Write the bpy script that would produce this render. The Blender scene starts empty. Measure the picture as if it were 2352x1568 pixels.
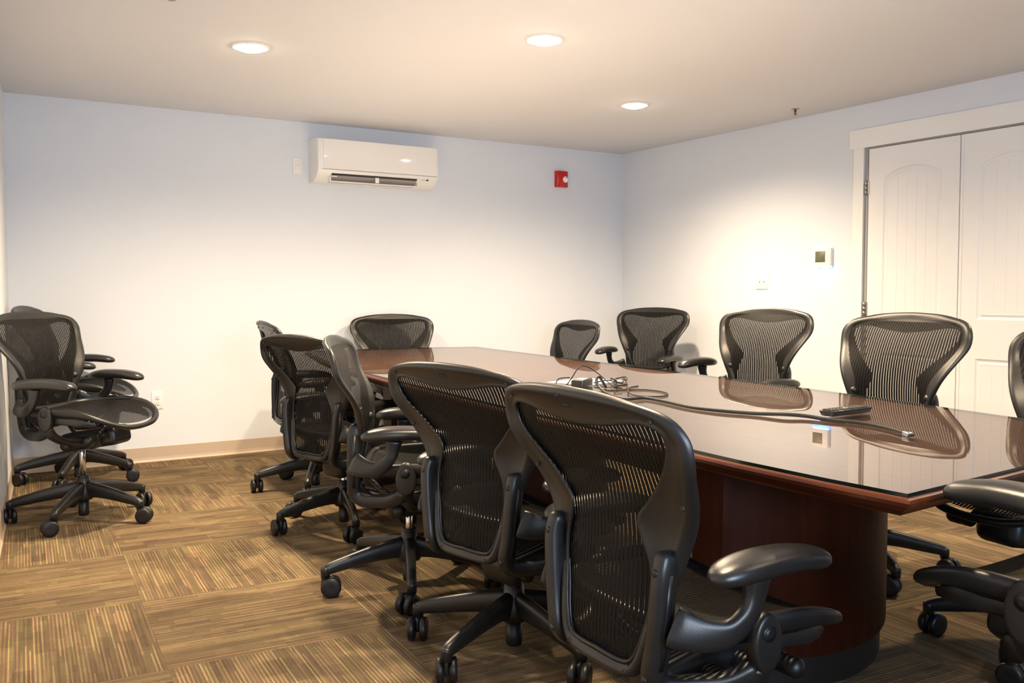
import bpy, bmesh, math, random
from mathutils import Vector, Matrix
PI = math.pi
S = bpy.context.scene
COL = S.collection

# ---------------------------------------------------------------- camera
H = 2.36; YB = 6.4616; XR = 5.1662; XL = 0.3191; YF = -2.6
EYE = 1.1188
cam_d = bpy.data.cameras.new('camera'); cam = bpy.data.objects.new('camera', cam_d); COL.objects.link(cam)
cam_d.sensor_width = 36.0; cam_d.lens = 2100.0 / 2352.0 * 36.0; cam_d.clip_start = 0.02
YAW, PITCH, ROLL = 0.5546, -0.0515, 0.0017
cam.matrix_world = (Matrix.Translation((0, 0, EYE)) @ Matrix.Rotation(-YAW, 4, 'Z') @
                    Matrix.Rotation(PI / 2 + PITCH, 4, 'X') @ Matrix.Rotation(-ROLL, 4, 'Z'))
S.camera = cam
# ---------------------------------------------------------------- look, world, lights
S.view_settings.view_transform = 'Standard'; S.view_settings.look = 'None'
S.view_settings.gamma = 1.0; S.view_settings.use_curve_mapping = False
S.view_settings.exposure = 0.0
w = bpy.data.worlds.new('world'); S.world = w; w.use_nodes = True
w.node_tree.nodes['Background'].inputs[0].default_value = (0.55, 0.7, 1.0, 1)
w.node_tree.nodes['Background'].inputs[1].default_value = 0.3
WARM = (1.0, 0.77, 0.51); COOL = (0.45, 0.68, 1.0)
def spot(x, y, power, size=158, blend=0.85, z=H - 0.035):
    d = bpy.data.lights.new('downlight_beam', 'SPOT'); o = bpy.data.objects.new('downlight_beam', d)
    d.energy = power; d.color = WARM; d.spot_size = math.radians(size); d.spot_blend = blend
    d.shadow_soft_size = 0.055; o.location = (x, y, z); COL.objects.link(o); return o
LIGHTS = [(1.339, 4.647), (2.524, 3.768), (3.886, 4.740)]
HIDDEN = [(1.339, 1.9), (3.886, 1.9), (2.6, 0.2)]
for p in LIGHTS: spot(p[0], p[1], 410)
for p, e_ in zip(HIDDEN, (240, 135, 40)): spot(p[0], p[1], e_)
def area(name, loc, target, sx, sy, power, col):
    d = bpy.data.lights.new(name, 'AREA'); o = bpy.data.objects.new(name, d); d.shape = 'RECTANGLE'
    d.size = sx; d.size_y = sy; d.energy = power; d.color = col
    o.location = loc; o.rotation_euler = (Vector(target) - Vector(loc)).to_track_quat('-Z', 'Y').to_euler()
    COL.objects.link(o); return o
area('added_cool_fill', (0.78, -2.50, 1.62), (2.1, 3.0, 0.7), 1.3, 1.0, 75, COOL)  # added cool fill lamp, out of view behind the camera
o = area('added_ceiling_fill', (0.35, -0.9, 1.15), (2.1, 3.2, 2.4), 0.5, 0.4, 18, (0.90, 0.93, 1.0)); o.data.spread = math.radians(100)  # added fill, aimed up to brighten the ceiling and upper walls

# ---------------------------------------------------------------- materials
def mat(name):
    m = bpy.data.materials.new(name); m.use_nodes = True
    nt = m.node_tree; return m, nt, nt.nodes['Principled BSDF']
def simple(name, col, rough=0.5, metal=0.0, spec=0.5, coat=0.0, bump=None, vary=None):
    m, nt, b = mat(name)
    b.inputs['Base Color'].default_value = (*col, 1); b.inputs['Roughness'].default_value = rough
    b.inputs['Metallic'].default_value = metal; b.inputs['Specular IOR Level'].default_value = spec
    b.inputs['Coat Weight'].default_value = coat; b.inputs['Coat Roughness'].default_value = 0.08
    tc = nt.nodes.new('ShaderNodeTexCoord')
    if bump:
        n = nt.nodes.new('ShaderNodeTexNoise'); n.inputs['Scale'].default_value = bump[0]; n.inputs['Detail'].default_value = 3
        bp = nt.nodes.new('ShaderNodeBump'); bp.inputs['Strength'].default_value = bump[1]; bp.inputs['Distance'].default_value = 0.002
        nt.links.new(tc.outputs['Object'], n.inputs['Vector']); nt.links.new(n.outputs['Fac'], bp.inputs['Height'])
        nt.links.new(bp.outputs['Normal'], b.inputs['Normal'])
    if vary:
        n = nt.nodes.new('ShaderNodeTexNoise'); n.inputs['Scale'].default_value = vary[0]; n.inputs['Detail'].default_value = 4
        r = nt.nodes.new('ShaderNodeValToRGB'); k = vary[1]
        r.color_ramp.elements[0].position = 0.3; r.color_ramp.elements[1].position = 0.7
        r.color_ramp.elements[0].color = (col[0] * (1 - k), col[1] * (1 - k), col[2] * (1 - k), 1)
        r.color_ramp.elements[1].color = (min(1, col[0] * (1 + k)), min(1, col[1] * (1 + k)), min(1, col[2] * (1 + k)), 1)
        nt.links.new(tc.outputs['Object'], n.inputs['Vector']); nt.links.new(n.outputs['Fac'], r.inputs['Fac'])
        nt.links.new(r.outputs['Color'], b.inputs['Base Color'])
    return m
def emit(name, col, s):
    m, nt, b = mat(name); b.inputs['Base Color'].default_value = (*col, 1)
    b.inputs['Emission Color'].default_value = (*col, 1); b.inputs['Emission Strength'].default_value = s
    return m
M_WALL = simple('wall_paint', (0.70, 0.74, 0.80), 0.75, bump=(220, 0.12), vary=(1.3, 0.015))
M_CEIL = simple('ceiling_paint', (0.70, 0.705, 0.74), 0.9, bump=(160, 0.15))
M_TRIM = simple('white_trim', (0.84, 0.84, 0.83), 0.35)
M_DOOR = simple('door_paint', (0.83, 0.83, 0.83), 0.38, bump=(400, 0.05))
M_BASE = simple('vinyl_cove_base', (0.50, 0.40, 0.31), 0.45)
M_PLASTIC = simple('graphite_plastic', (0.0115, 0.0113, 0.0115), 0.36, spec=0.55, bump=(700, 0.12), vary=(9, 0.18))
M_DARK = simple('black_plastic', (0.006, 0.006, 0.0065), 0.42)
M_PAD = simple('armrest_skin', (0.014, 0.0135, 0.013), 0.28, spec=0.6, bump=(900, 0.15))
M_CABLE = simple('rubber_black', (0.008, 0.008, 0.008), 0.65, spec=0.25)
M_CHROME = simple('chrome', (0.75, 0.75, 0.76), 0.14, metal=1)
M_WHITE = simple('white_plastic', (0.82, 0.81, 0.78), 0.28)
M_RED = simple('alarm_red', (0.52, 0.012, 0.008), 0.3)
M_LENS = simple('strobe_lens', (0.85, 0.85, 0.82), 0.08, coat=0.6)
M_SCREW = simple('dark_screw', (0.05, 0.05, 0.055), 0.45, metal=0.5)
M_STEEL = simple('nickel_hinge', (0.45, 0.43, 0.40), 0.3, metal=1)
M_BRASS = simple('bronze_fitting', (0.25, 0.13, 0.08), 0.35, metal=0.9)
M_GAP = simple('shadow_gap', (0.05, 0.05, 0.05), 0.8)
M_PAPER = simple('paper', (0.82, 0.86, 0.84), 0.7)
M_SLOT = simple('vent_grey', (0.34, 0.30, 0.28), 0.6)
M_LCD = simple('lcd_screen', (0.12, 0.13, 0.08), 0.5)
M_BULB = emit('lamp_glow', (1.0, 0.86, 0.66), 60.0)
M_LED = emit('blue_led', (0.08, 0.22, 1.0), 22.0)
M_LEDC = emit('cyan_led', (0.10, 0.65, 1.0), 26.0)
M_EDGE = simple('glass_edge', (0.004, 0.008, 0.006), 0.15)

def wood(name, c0, c1, rough, coat, along='x'):
    m, nt, b = mat(name)
    tc = nt.nodes.new('ShaderNodeTexCoord'); mp = nt.nodes.new('ShaderNodeMapping')
    mp.inputs['Scale'].default_value = (1.2, 22, 22) if along == 'x' else ((22, 1.2, 22) if along == 'y' else (22, 22, 1.2))
    n = nt.nodes.new('ShaderNodeTexNoise'); n.inputs['Scale'].default_value = 1.6; n.inputs['Detail'].default_value = 5
    n.inputs['Distortion'].default_value = 0.5
    r = nt.nodes.new('ShaderNodeValToRGB'); r.color_ramp.elements[0].color = (*c0, 1); r.color_ramp.elements[1].color = (*c1, 1)
    r.color_ramp.elements[0].position = 0.35; r.color_ramp.elements[1].position = 0.68
    L = nt.links.new; L(tc.outputs['Object'], mp.inputs['Vector']); L(mp.outputs['Vector'], n.inputs['Vector'])
    L(n.outputs['Fac'], r.inputs['Fac']); L(r.outputs['Color'], b.inputs['Base Color'])
    b.inputs['Roughness'].default_value = rough; b.inputs['Coat Weight'].default_value = coat; b.inputs['Coat Roughness'].default_value = 0.12
    return m
M_WOOD = wood('cherry_top', (0.05, 0.009, 0.002), (0.135, 0.027, 0.0035), 0.36, 0.10, 'y')
M_CHERRY_LIFT = wood('cherry_brightened', (0.20, 0.070, 0.038), (0.30, 0.11, 0.060), 0.4, 0.2, 'y')  # cherry under the glass, colour lightened to lift the dark reflections
M_PANEL = wood('cherry_panel', (0.030, 0.0055, 0.0015), (0.048, 0.0095, 0.0025), 0.5, 0.0, 'z')
M_PANEL.node_tree.nodes['Principled BSDF'].inputs['Specular IOR Level'].default_value = 0.15
M_KICK = simple('black_plinth', (0.015, 0.012, 0.011), 0.5)

def glass_mat():
    m = bpy.data.materials.new('table_glass'); m.use_nodes = True; nt = m.node_tree; nt.nodes.clear()
    o = nt.nodes.new('ShaderNodeOutputMaterial'); mx = nt.nodes.new('ShaderNodeMixShader')
    t = nt.nodes.new('ShaderNodeBsdfTransparent'); g = nt.nodes.new('ShaderNodeBsdfGlossy')
    f = nt.nodes.new('ShaderNodeFresnel'); f.inputs['IOR'].default_value = 9.0
    t.inputs['Color'].default_value = (0.90, 0.93, 0.91, 1); g.inputs['Roughness'].default_value = 0.0
    gm = nt.nodes.new('ShaderNodeNewGeometry'); k = nt.nodes.new('ShaderNodeMath'); k.operation = 'MULTIPLY_ADD'; k.inputs[2].default_value = 1.0; k.inputs[1].default_value = -1.0
    q = nt.nodes.new('ShaderNodeMath'); q.operation = 'MULTIPLY'; g.inputs['Color'].default_value = (1, 1, 1, 1)
    L = nt.links.new; L(gm.outputs['Backfacing'], k.inputs[0]); L(k.outputs[0], q.inputs[0]); L(f.outputs[0], q.inputs[1])
    L(q.outputs[0], mx.inputs[0]); L(t.outputs[0], mx.inputs[1]); L(g.outputs[0], mx.inputs[2]); L(mx.outputs[0], o.inputs[0])
    return m
M_GLASS = glass_mat()

def math_node(nt, op, a, b=None, clamp=False):
    n = nt.nodes.new('ShaderNodeMath'); n.operation = op; n.use_clamp = clamp
    for i, v in ((0, a), (1, b)):
        if v is None: continue
        if isinstance(v, (int, float)): n.inputs[i].default_value = v
        else: nt.links.new(v, n.inputs[i])
    return n.outputs[0]

def pellicle():
    """Elastic chair mesh: pinstripes of dense weave with thin see-through gaps between them (UV in metres)."""
    m, nt, b = mat('woven_mesh'); L = nt.links.new
    uv = nt.nodes.new('ShaderNodeUVMap'); sp = nt.nodes.new('ShaderNodeSeparateXYZ'); L(uv.outputs[0], sp.inputs[0])
    u = math_node(nt, 'FRACT', math_node(nt, 'MULTIPLY', math_node(nt, 'ADD', sp.outputs[0], 3.0), 1 / 0.0125))
    v = math_node(nt, 'FRACT', math_node(nt, 'MULTIPLY', math_node(nt, 'ADD', sp.outputs[1], 3.0), 1 / 0.0042))
    tri = math_node(nt, 'ABSOLUTE', math_node(nt, 'SUBTRACT', u, 0.5))           # 0 centre of stripe .. 0.5 in the gap
    gap = math_node(nt, 'GREATER_THAN', tri, 0.415)
    cross = math_node(nt, 'LESS_THAN', math_node(nt, 'ABSOLUTE', math_node(nt, 'SUBTRACT', v, 0.5)), 0.41)
    hole = math_node(nt, 'MULTIPLY', gap, cross)
    tr = nt.nodes.new('ShaderNodeBsdfTransparent'); mx = nt.nodes.new('ShaderNodeMixShader')
    r = nt.nodes.new('ShaderNodeValToRGB'); r.color_ramp.elements[0].color = (0.0085, 0.0076, 0.007, 1)
    r.color_ramp.elements[1].color = (0.002, 0.002, 0.002, 1); r.color_ramp.elements[1].position = 0.45
    L(tri, r.inputs['Fac']); L(r.outputs['Color'], b.inputs['Base Color'])
    b.inputs['Roughness'].default_value = 0.55; b.inputs['Specular IOR Level'].default_value = 0.15; b.inputs['Sheen Weight'].default_value = 0.0
    b.inputs['Sheen Tint'].default_value = (0.6, 0.5, 0.4, 1)
    bp = nt.nodes.new('ShaderNodeBump'); bp.inputs['Strength'].default_value = 0.6; bp.inputs['Distance'].default_value = 0.002
    inv = math_node(nt, 'SUBTRACT', 0.5, tri); L(inv, bp.inputs['Height']); L(bp.outputs['Normal'], b.inputs['Normal'])
    out = nt.nodes['Material Output']; L(hole, mx.inputs[0]); L(b.outputs[0], mx.inputs[1]); L(tr.outputs[0], mx.inputs[2])
    L(mx.outputs[0], out.inputs['Surface'])
    return m
M_MESH = pellicle()

def carpet():
    m, nt, b = mat('carpet_tiles'); L = nt.links.new
    tc = nt.nodes.new('ShaderNodeTexCoord'); mp = nt.nodes.new('ShaderNodeMapping'); mp.vector_type = 'TEXTURE'
    mp.inputs['Location'].default_value = (0.622, 4.2, 0); mp.inputs['Rotation'].default_value = (0, 0, -0.062)
    L(tc.outputs['Object'], mp.inputs['Vector'])
    sp = nt.nodes.new('ShaderNodeSeparateXYZ'); L(mp.outputs[0], sp.inputs[0])
    T = 0.69
    X, Y = sp.outputs[0], sp.outputs[1]
    ix = math_node(nt, 'FLOOR', math_node(nt, 'MULTIPLY', X, 1 / T)); iy = math_node(nt, 'FLOOR', math_node(nt, 'MULTIPLY', Y, 1 / T))
    par = math_node(nt, 'ABSOLUTE', math_node(nt, 'MODULO', math_node(nt, 'ADD', math_node(nt, 'ADD', ix, iy), 40.0), 2.0))
    par = math_node(nt, 'GREATER_THAN', par, 0.5)      # 1 -> stripes run along Y
    def pick(a, c):   # par ? a : c
        return math_node(nt, 'ADD', math_node(nt, 'MULTIPLY', par, a), math_node(nt, 'MULTIPLY', math_node(nt, 'SUBTRACT', 1.0, par), c))
    A = pick(X, Y); Bc = pick(Y, X)
    seed = math_node(nt, 'ADD', math_node(nt, 'MULTIPLY', ix, 7.31), math_node(nt, 'MULTIPLY', iy, 3.77))
    def noise(sa, sb, off, detail=2, rough=0.5):
        cb = nt.nodes.new('ShaderNodeCombineXYZ')
        L(math_node(nt, 'MULTIPLY', A, sa), cb.inputs[0]); L(math_node(nt, 'MULTIPLY', Bc, sb), cb.inputs[1])
        L(math_node(nt, 'ADD', seed, off), cb.inputs[2])
        n = nt.nodes.new('ShaderNodeTexNoise'); n.inputs['Scale'].default_value = 1; n.inputs['Detail'].default_value = detail
        n.inputs['Roughness'].default_value = rough
        L(cb.outputs[0], n.inputs['Vector']); return n.outputs['Fac']
    def cell(sa, sb, off):
        cb = nt.nodes.new('ShaderNodeCombineXYZ')
        L(math_node(nt, 'FLOOR', math_node(nt, 'MULTIPLY', A, sa)), cb.inputs[0])
        row = nt.nodes.new('ShaderNodeTexWhiteNoise'); row.noise_dimensions = '2D'
        c2 = nt.nodes.new('ShaderNodeCombineXYZ'); L(math_node(nt, 'FLOOR', math_node(nt, 'MULTIPLY', A, sa)), c2.inputs[0]); c2.inputs[1].default_value = off
        L(c2.outputs[0], row.inputs['Vector'])
        L(math_node(nt, 'FLOOR', math_node(nt, 'ADD', math_node(nt, 'MULTIPLY', Bc, sb), math_node(nt, 'MULTIPLY', row.outputs['Value'], 5.0))), cb.inputs[1])
        L(math_node(nt, 'ADD', seed, off), cb.inputs[2])
        n = nt.nodes.new('ShaderNodeTexWhiteNoise'); n.noise_dimensions = '3D'; L(cb.outputs[0], n.inputs['Vector']); return n.outputs['Value']
    lf = math_node(nt, 'FRACT', math_node(nt, 'MULTIPLY', math_node(nt, 'ADD', A, 20.0), 84.0))
    line = math_node(nt, 'MULTIPLY', math_node(nt, 'SUBTRACT', 0.30, math_node(nt, 'ABSOLUTE', math_node(nt, 'SUBTRACT', lf, 0.5))), 5.0, True)
    strand = math_node(nt, 'MULTIPLY', line, cell(84, 2.2, 1.0))
    block = cell(17, 3.6, 5.0)
    nb = noise(110, 3.0, 9.0, 3)
    grain_n = nt.nodes.new('ShaderNodeTexNoise'); grain_n.inputs['Scale'].default_value = 330; grain_n.inputs['Detail'].default_value = 2
    L(tc.outputs['Object'], grain_n.inputs['Vector'])
    # bright thin strands only where blocks allow them
    v = math_node(nt, 'ADD', math_node(nt, 'MULTIPLY', strand, 0.46), math_node(nt, 'MULTIPLY', block, 0.22))
    v = math_node(nt, 'ADD', v, math_node(nt, 'MULTIPLY', nb, 0.52))
    v = math_node(nt, 'ADD', v, math_node(nt, 'MULTIPLY', math_node(nt, 'SUBTRACT', grain_n.outputs['Fac'], 0.5), 0.75))
    r = nt.nodes.new('ShaderNodeValToRGB'); e = r.color_ramp.elements
    e[0].position = 0.12; e[0].color = (0.066, 0.050, 0.034, 1)
    e[1].position = 0.95; e[1].color = (0.36, 0.255, 0.135, 1)
    k = e.new(0.42); k.color = (0.134, 0.098, 0.060, 1)
    k = e.new(0.62); k.color = (0.205, 0.147, 0.083, 1)
    L(v, r.inputs['Fac'])
    hs = nt.nodes.new('ShaderNodeHueSaturation'); h2 = cell(84, 4.0, 13.0)
    L(math_node(nt, 'ADD', math_node(nt, 'MULTIPLY', h2, 0.03), 0.485), hs.inputs['Hue']); hs.inputs['Saturation'].default_value = 1.05
    L(math_node(nt, 'ADD', math_node(nt, 'MULTIPLY', cell(42, 9.0, 17.0), 0.30), 0.85), hs.inputs['Value'])
    L(r.outputs['Color'], hs.inputs['Color'])
    L(hs.outputs['Color'], b.inputs['Base Color']); b.inputs['Roughness'].default_value = 0.95; b.inputs['Specular IOR Level'].default_value = 0.1
    bp = nt.nodes.new('ShaderNodeBump'); bp.inputs['Strength'].default_value = 0.5; bp.inputs['Distance'].default_value = 0.003
    L(v, bp.inputs['Height']); L(bp.outputs['Normal'], b.inputs['Normal'])
    return m
M_CARPET = carpet()

# ---------------------------------------------------------------- mesh helpers
class MB:
    def __init__(s): s.v = []; s.f = []; s.m = []; s.sm = []; s.uv = {}
    def add(s, vs, fs, mi=0, smooth=True, M=None):
        b = len(s.v)
        for p in vs:
            p = Vector(p); s.v.append(tuple(M @ p) if M is not None else tuple(p))
        for f in fs: s.f.append(tuple(b + i for i in f)); s.m.append(mi); s.sm.append(smooth)
        return b
    def loft(s, rings, closed=True, cap0=True, cap1=True, mi=0, smooth=True, M=None, loop=False):
        n = len(rings[0]); vs = [p for r in rings for p in r]; fs = []
        R = len(rings)
        for i in range(R if loop else R - 1):
            j = (i + 1) % R
            for k in range(n if closed else n - 1):
                l = (k + 1) % n
                fs.append((i * n + k, i * n + l, j * n + l, j * n + k))
        if cap0 and not loop: fs.append(tuple(range(n))[::-1])
        if cap1 and not loop: fs.append(tuple((R - 1) * n + k for k in range(n)))
        s.add(vs, fs, mi, smooth, M)
    def box(s, x0, x1, y0, y1, z0, z1, mi=0, M=None):
        v = [(x0, y0, z0), (x1, y0, z0), (x1, y1, z0), (x0, y1, z0), (x0, y0, z1), (x1, y0, z1), (x1, y1, z1), (x0, y1, z1)]
        s.add(v, [(0, 3, 2, 1), (4, 5, 6, 7), (0, 1, 5, 4), (1, 2, 6, 5), (2, 3, 7, 6), (3, 0, 4, 7)], mi, False, M)
    def rbox(s, c, sz, r=0.01, seg=2, mi=0, M=None, taper=None):
        bm = bmesh.new(); bmesh.ops.create_cube(bm, size=1)
        for v in bm.verts:
            v.co = Vector((v.co.x * sz[0], v.co.y * sz[1], v.co.z * sz[2]))
            if taper: taper(v.co)
        bmesh.ops.bevel(bm, geom=bm.edges[:], offset=r, segments=seg, profile=0.5, affect='EDGES')
        bm.verts.index_update()
        s.add([v.co + Vector(c) for v in bm.verts], [[v.index for v in f.verts] for f in bm.faces], mi, True, M); bm.free()
    def lathe(s, prof, n=24, mi=0, M=None, cap=True):
        rings = [[(r * math.cos(2 * PI * k / n), r * math.sin(2 * PI * k / n), z) for k in range(n)] for r, z in prof]
        s.loft(rings, True, cap, cap, mi, True, M)
    def sweep(s, path, dims, n=12, ref=(0, 0, 1), p=2.0, mi=0, M=None, loop=False, caps=True, round_ends=0.0):
        P = [Vector(q) for q in path]; N = len(P)
        if not isinstance(dims, list): dims = [dims] * N
        rings = []; ref = Vector(ref)
        for i in range(N):
            if loop: t = P[(i + 1) % N] - P[i - 1]
            else: t = P[min(i + 1, N - 1)] - P[max(i - 1, 0)]
            t.normalize(); a = (ref - t * ref.dot(t))
            if a.length < 1e-4: a = t.orthogonal()
            a.normalize(); b = t.cross(a); w_, h_ = dims[i]
            ring = []
            for k in range(n):
                an = 2 * PI * k / n; c, q = math.cos(an), math.sin(an)
                cc = math.copysign(abs(c) ** (2 / p), c); qq = math.copysign(abs(q) ** (2 / p), q)
                ring.append(P[i] + a * (w_ / 2 * cc) + b * (h_ / 2 * qq))
            rings.append(ring)
        if round_ends and not loop:
            for end in (0, 1):
                src = rings[0] if end == 0 else rings[-1]; c0 = P[0] if end == 0 else P[-1]
                t = (P[1] - P[0]) if end == 0 else (P[-1] - P[-2]); t.normalize(); sg = -1 if end == 0 else 1
                new = []
                for q in (0.35, 0.7, 0.93):
                    sc = math.sqrt(1 - q * q); new.append([c0 + (v - c0) * sc + t * sg * q * round_ends for v in src])
                if end == 0: rings = new[::-1] + rings
                else: rings = rings + new
        s.loft(rings, True, caps, caps, mi, True, M, loop)
    def build(s, name, mats, parent=None, loc=(0, 0, 0), rz=0, subsurf=0, autosmooth=None):
        me = bpy.data.meshes.new(name); me.from_pydata(s.v, [], s.f)
        if not isinstance(mats, (list, tuple)): mats = [mats]
        for m_ in mats: me.materials.append(m_)
        me.polygons.foreach_set('material_index', s.m); me.polygons.foreach_set('use_smooth', s.sm)
        if s.uv:
            l = me.uv_layers.new(name='UVMap')
            for lp in me.loops: l.data[lp.index].uv = s.uv.get(lp.vertex_index, (0, 0))
        me.update()
        bm = bmesh.new(); bm.from_mesh(me); bmesh.ops.recalc_face_normals(bm, faces=bm.faces[:]); bm.to_mesh(me); bm.free()
        if autosmooth: me.set_sharp_from_angle(angle=math.radians(autosmooth))
        o = bpy.data.objects.new(name, me); COL.objects.link(o); o.location = loc; o.rotation_euler = (0, 0, rz)
        if parent: o.parent = parent
        if subsurf:
            md = o.modifiers.new('subsurf', 'SUBSURF'); md.levels = subsurf; md.render_levels = subsurf
        return o
def empty(name, loc=(0, 0, 0), rz=0):
    o = bpy.data.objects.new(name, None); COL.objects.link(o); o.location = loc; o.rotation_euler = (0, 0, rz); o.empty_display_size = 0.1; return o
def tag(o, label, cat, group=None):
    o['label'] = label; o['category'] = cat
    if group: o['group'] = group
    return o
def structure(o): o['kind'] = 'structure'; return o
def TR(x, y, z): return Matrix.Translation((x, y, z))
def RX(a): return Matrix.Rotation(a, 4, 'X')
def RY(a): return Matrix.Rotation(a, 4, 'Y')
def RZ(a): return Matrix.Rotation(a, 4, 'Z')
def smoothpath(pts, sub=4, closed=False):
    P = [Vector(p) for p in pts]; n = len(P); out = []
    for i in range(n if closed else n - 1):
        p0 = P[(i - 1) % n] if closed else P[max(i - 1, 0)]; p1 = P[i]; p2 = P[(i + 1) % n]
        p3 = P[(i + 2) % n] if closed else P[min(i + 2, n - 1)]
        for k in range(sub):
            u = k / sub
            out.append(0.5 * ((2 * p1) + (p2 - p0) * u + (2 * p0 - 5 * p1 + 4 * p2 - p3) * u * u + (3 * p1 - p0 - 3 * p2 + p3) * u ** 3))
    if not closed: out.append(P[-1])
    return out

# ---------------------------------------------------------------- room shell
T_ = 0.12
m = MB(); m.box(-0.6, XR + T_, YF - T_, YB + T_, -0.1, 0); structure(m.build('floor', M_CARPET))
m = MB(); m.box(-0.6, XR + T_, YF - T_, YB + T_, H, H + 0.1); structure(m.build('ceiling', M_CEIL))
m = MB(); m.box(XL - T_, XR + T_, YB, YB + T_, 0, H); structure(m.build('wall_back', M_WALL))
# the left wall runs slightly out of square with the other two
LWX = 0.335; LWS = 0.088
def lw(y): return LWX - LWS * (YB - y)
m = MB(); m.loft([[(lw(YF), YF, z), (lw(YB), YB, z), (lw(YB) - T_, YB, z), (lw(YF) - T_, YF, z)] for z in (0, H)], smooth=False); structure(m.build('wall_left', M_WALL))
m = MB(); m.box(XR, XR + T_, YF, YB, 0, H); structure(m.build('wall_right', M_WALL))
m = MB(); m.box(-0.6, XR, YF - T_, YF, 0, H); structure(m.build('wall_front', M_WALL))
def baseboard(name, pts):
    m = MB(); prof = [(0.0, 0.0), (0.013, 0.0), (0.012, 0.004), (0.006, 0.014), (0.0035, 0.03), (0.0035, 0.098), (0.002, 0.101), (0, 0.101)]
    (x0, y0), (x1, y1) = pts; d = Vector((x1 - x0, y1 - y0, 0)); d.normalize(); nrm = Vector((-d.y, d.x, 0))
    rings = [[Vector((x, y, z)) + nrm * o for o, z in prof] for x, y in pts]
    m.loft(rings, True, True, True, 0, False); return structure(m.build(name, M_BASE))
baseboard('baseboard_back', [(XR, YB), (LWX, YB)])
baseboard('baseboard_left', [(lw(YB), YB), (lw(YF), YF)])
baseboard('baseboard_right', [(XR, 4.02), (XR, YB)])

# added, unseen window behind the camera; its glowing pane backs the cool fill
m = MB(); x0, x1, z0w, z1w = 0.10, 1.50, 1.02, 2.12
for a, b_, c, d in ((x0 - .06, x0, z0w - .06, z1w + .06), (x1, x1 + .06, z0w - .06, z1w + .06), (x0, x1, z1w, z1w + .06), (x0, x1, z0w - .06, z0w), ((x0 + x1) / 2 - .015, (x0 + x1) / 2 + .015, z0w, z1w)):
    m.box(a, b_, YF, YF + 0.03, c, d)
wn = structure(m.build('added_window_1', M_TRIM))
m = MB(); m.box(x0, x1, YF + 0.004, YF + 0.008, z0w, z1w); m.build('fill_glow_pane', emit('fill_pane_glow', (0.6, 0.8, 1.0), 3.0), wn)

# ---------------------------------------------------------------- closet doors on the right wall
def X(d): return XR - d       # distance out of the wall
def door(name, ya, yb, label):
    """Slab between y=ya (hinge side, further) and y=yb; arched plank panel above, square panel below."""
    root = empty(name, (XR, (ya + yb) / 2, 0)); root['kind'] = 'structure'
    iv = Matrix.Translation((-XR, -(ya + yb) / 2, 0))
    hi, lo = max(ya, yb), min(ya, yb); wd = hi - lo; yc = (hi + lo) / 2
    hw = wd / 2 - 0.115
    D0, D1, D2 = 0.010, 0.003, 0.007     # face, groove, plank surface heights off the wall plane
    def arch(z_sh, rise, z_lo, off):
        """closed outline, inset by off"""
        h_ = hw - off; pts = [(-h_, z_lo + off), (h_, z_lo + off)]
        n = 20
        R = (hw * hw + rise * rise) / (2 * rise) if rise else 0
        for k in range(n + 1):
            y = h_ - 2 * h_ * k / n
            z = z_sh - off if not rise else (z_sh + rise - R) + math.sqrt(max((R - off) ** 2 - y * y, 0))
            pts.append((y, z))
        return pts
    m = MB()
    panels = [(1.862, 0.062, 0.965), (0.735, 0.0, 0.24)]
    # face slab with openings: strips around the panels
    zt = 2.060; zb = 0.012
    def Y(y): return yc + y
    m.box(X(D0), X(0.0), lo + 0.002, Y(-hw), zb, zt); m.box(X(D0), X(0.0), Y(hw), hi - 0.002, zb, zt)
    m.box(X(D0), X(0.0), Y(-hw), Y(hw), zb, panels[1][2]); m.box(X(D0), X(0.0), Y(-hw), Y(hw), panels[1][0], panels[0][2])
    # fill above arch
    a = arch(*panels[0], 0)[2:]
    vs = []; fs = []
    for y, z in a: vs += [(X(D0), Y(y), z), (X(D0), Y(y), zt)]
    for k in range(len(a) - 1): fs.append((2 * k, 2 * k + 2, 2 * k + 3, 2 * k + 1))
    m.add(vs, fs, 0, False)
    m.box(X(0.0005), X(0), lo + .002, hi - .002, zb, zt)
    for (zs, rise, zl) in panels:
        offs = [(0, D0), (0.006, 0.006), (0.014, D1), (0.018, D1), (0.030, 0.008), (0.036, D2)]
        rings = [[(X(d), Y(y), z) for y, z in arch(zs, rise, zl, o)] for o, d in offs]
        m.loft(rings, True, False, False, 0, False)
        # planks with V grooves
        top = arch(zs, rise, zl, 0.036); h_ = hw - 0.036; npl = 5; R = (hw * hw + rise * rise) / (2 * rise) if rise else 0
        def ztop(y): return (zs - 0.036) if not rise else (zs + rise - R) + math.sqrt(max((R - 0.036) ** 2 - y * y, 0))
        for q in range(npl):
            y0 = -h_ + 2 * h_ * q / npl; y1 = -h_ + 2 * h_ * (q + 1) / npl; g = 0.0016
            cuts = [y0 + (g if q else 0)] + [y0 + (y1 - y0) * t for t in (0.25, 0.5, 0.75)] + [y1 - (g if q < npl - 1 else 0)]
            vs = []; fs = []
            for y in cuts: vs += [(X(D2), Y(y), zl + 0.036), (X(D2), Y(y), ztop(y))]
            for k in range(len(cuts) - 1): fs.append((2 * k, 2 * k + 2, 2 * k + 3, 2 * k + 1))
            m.add(vs, fs, 0, False)
            if q < npl - 1:
                ya_, yb_ = y1 - g, y1 + g
                m.add([(X(D2), Y(ya_), zl + .036), (X(D2), Y(ya_), ztop(y1)), (X(0.0052), Y(y1), ztop(y1)), (X(0.0052), Y(y1), zl + .036),
                       (X(D2), Y(yb_), zl + .036), (X(D2), Y(yb_), ztop(y1))], [(0, 1, 2, 3), (3, 2, 5, 4)], 0, False)
    m.v = [tuple(iv @ Vector(p)) for p in m.v]
    m.build('door_panel', M_DOOR, root)
    return root, iv
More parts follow.
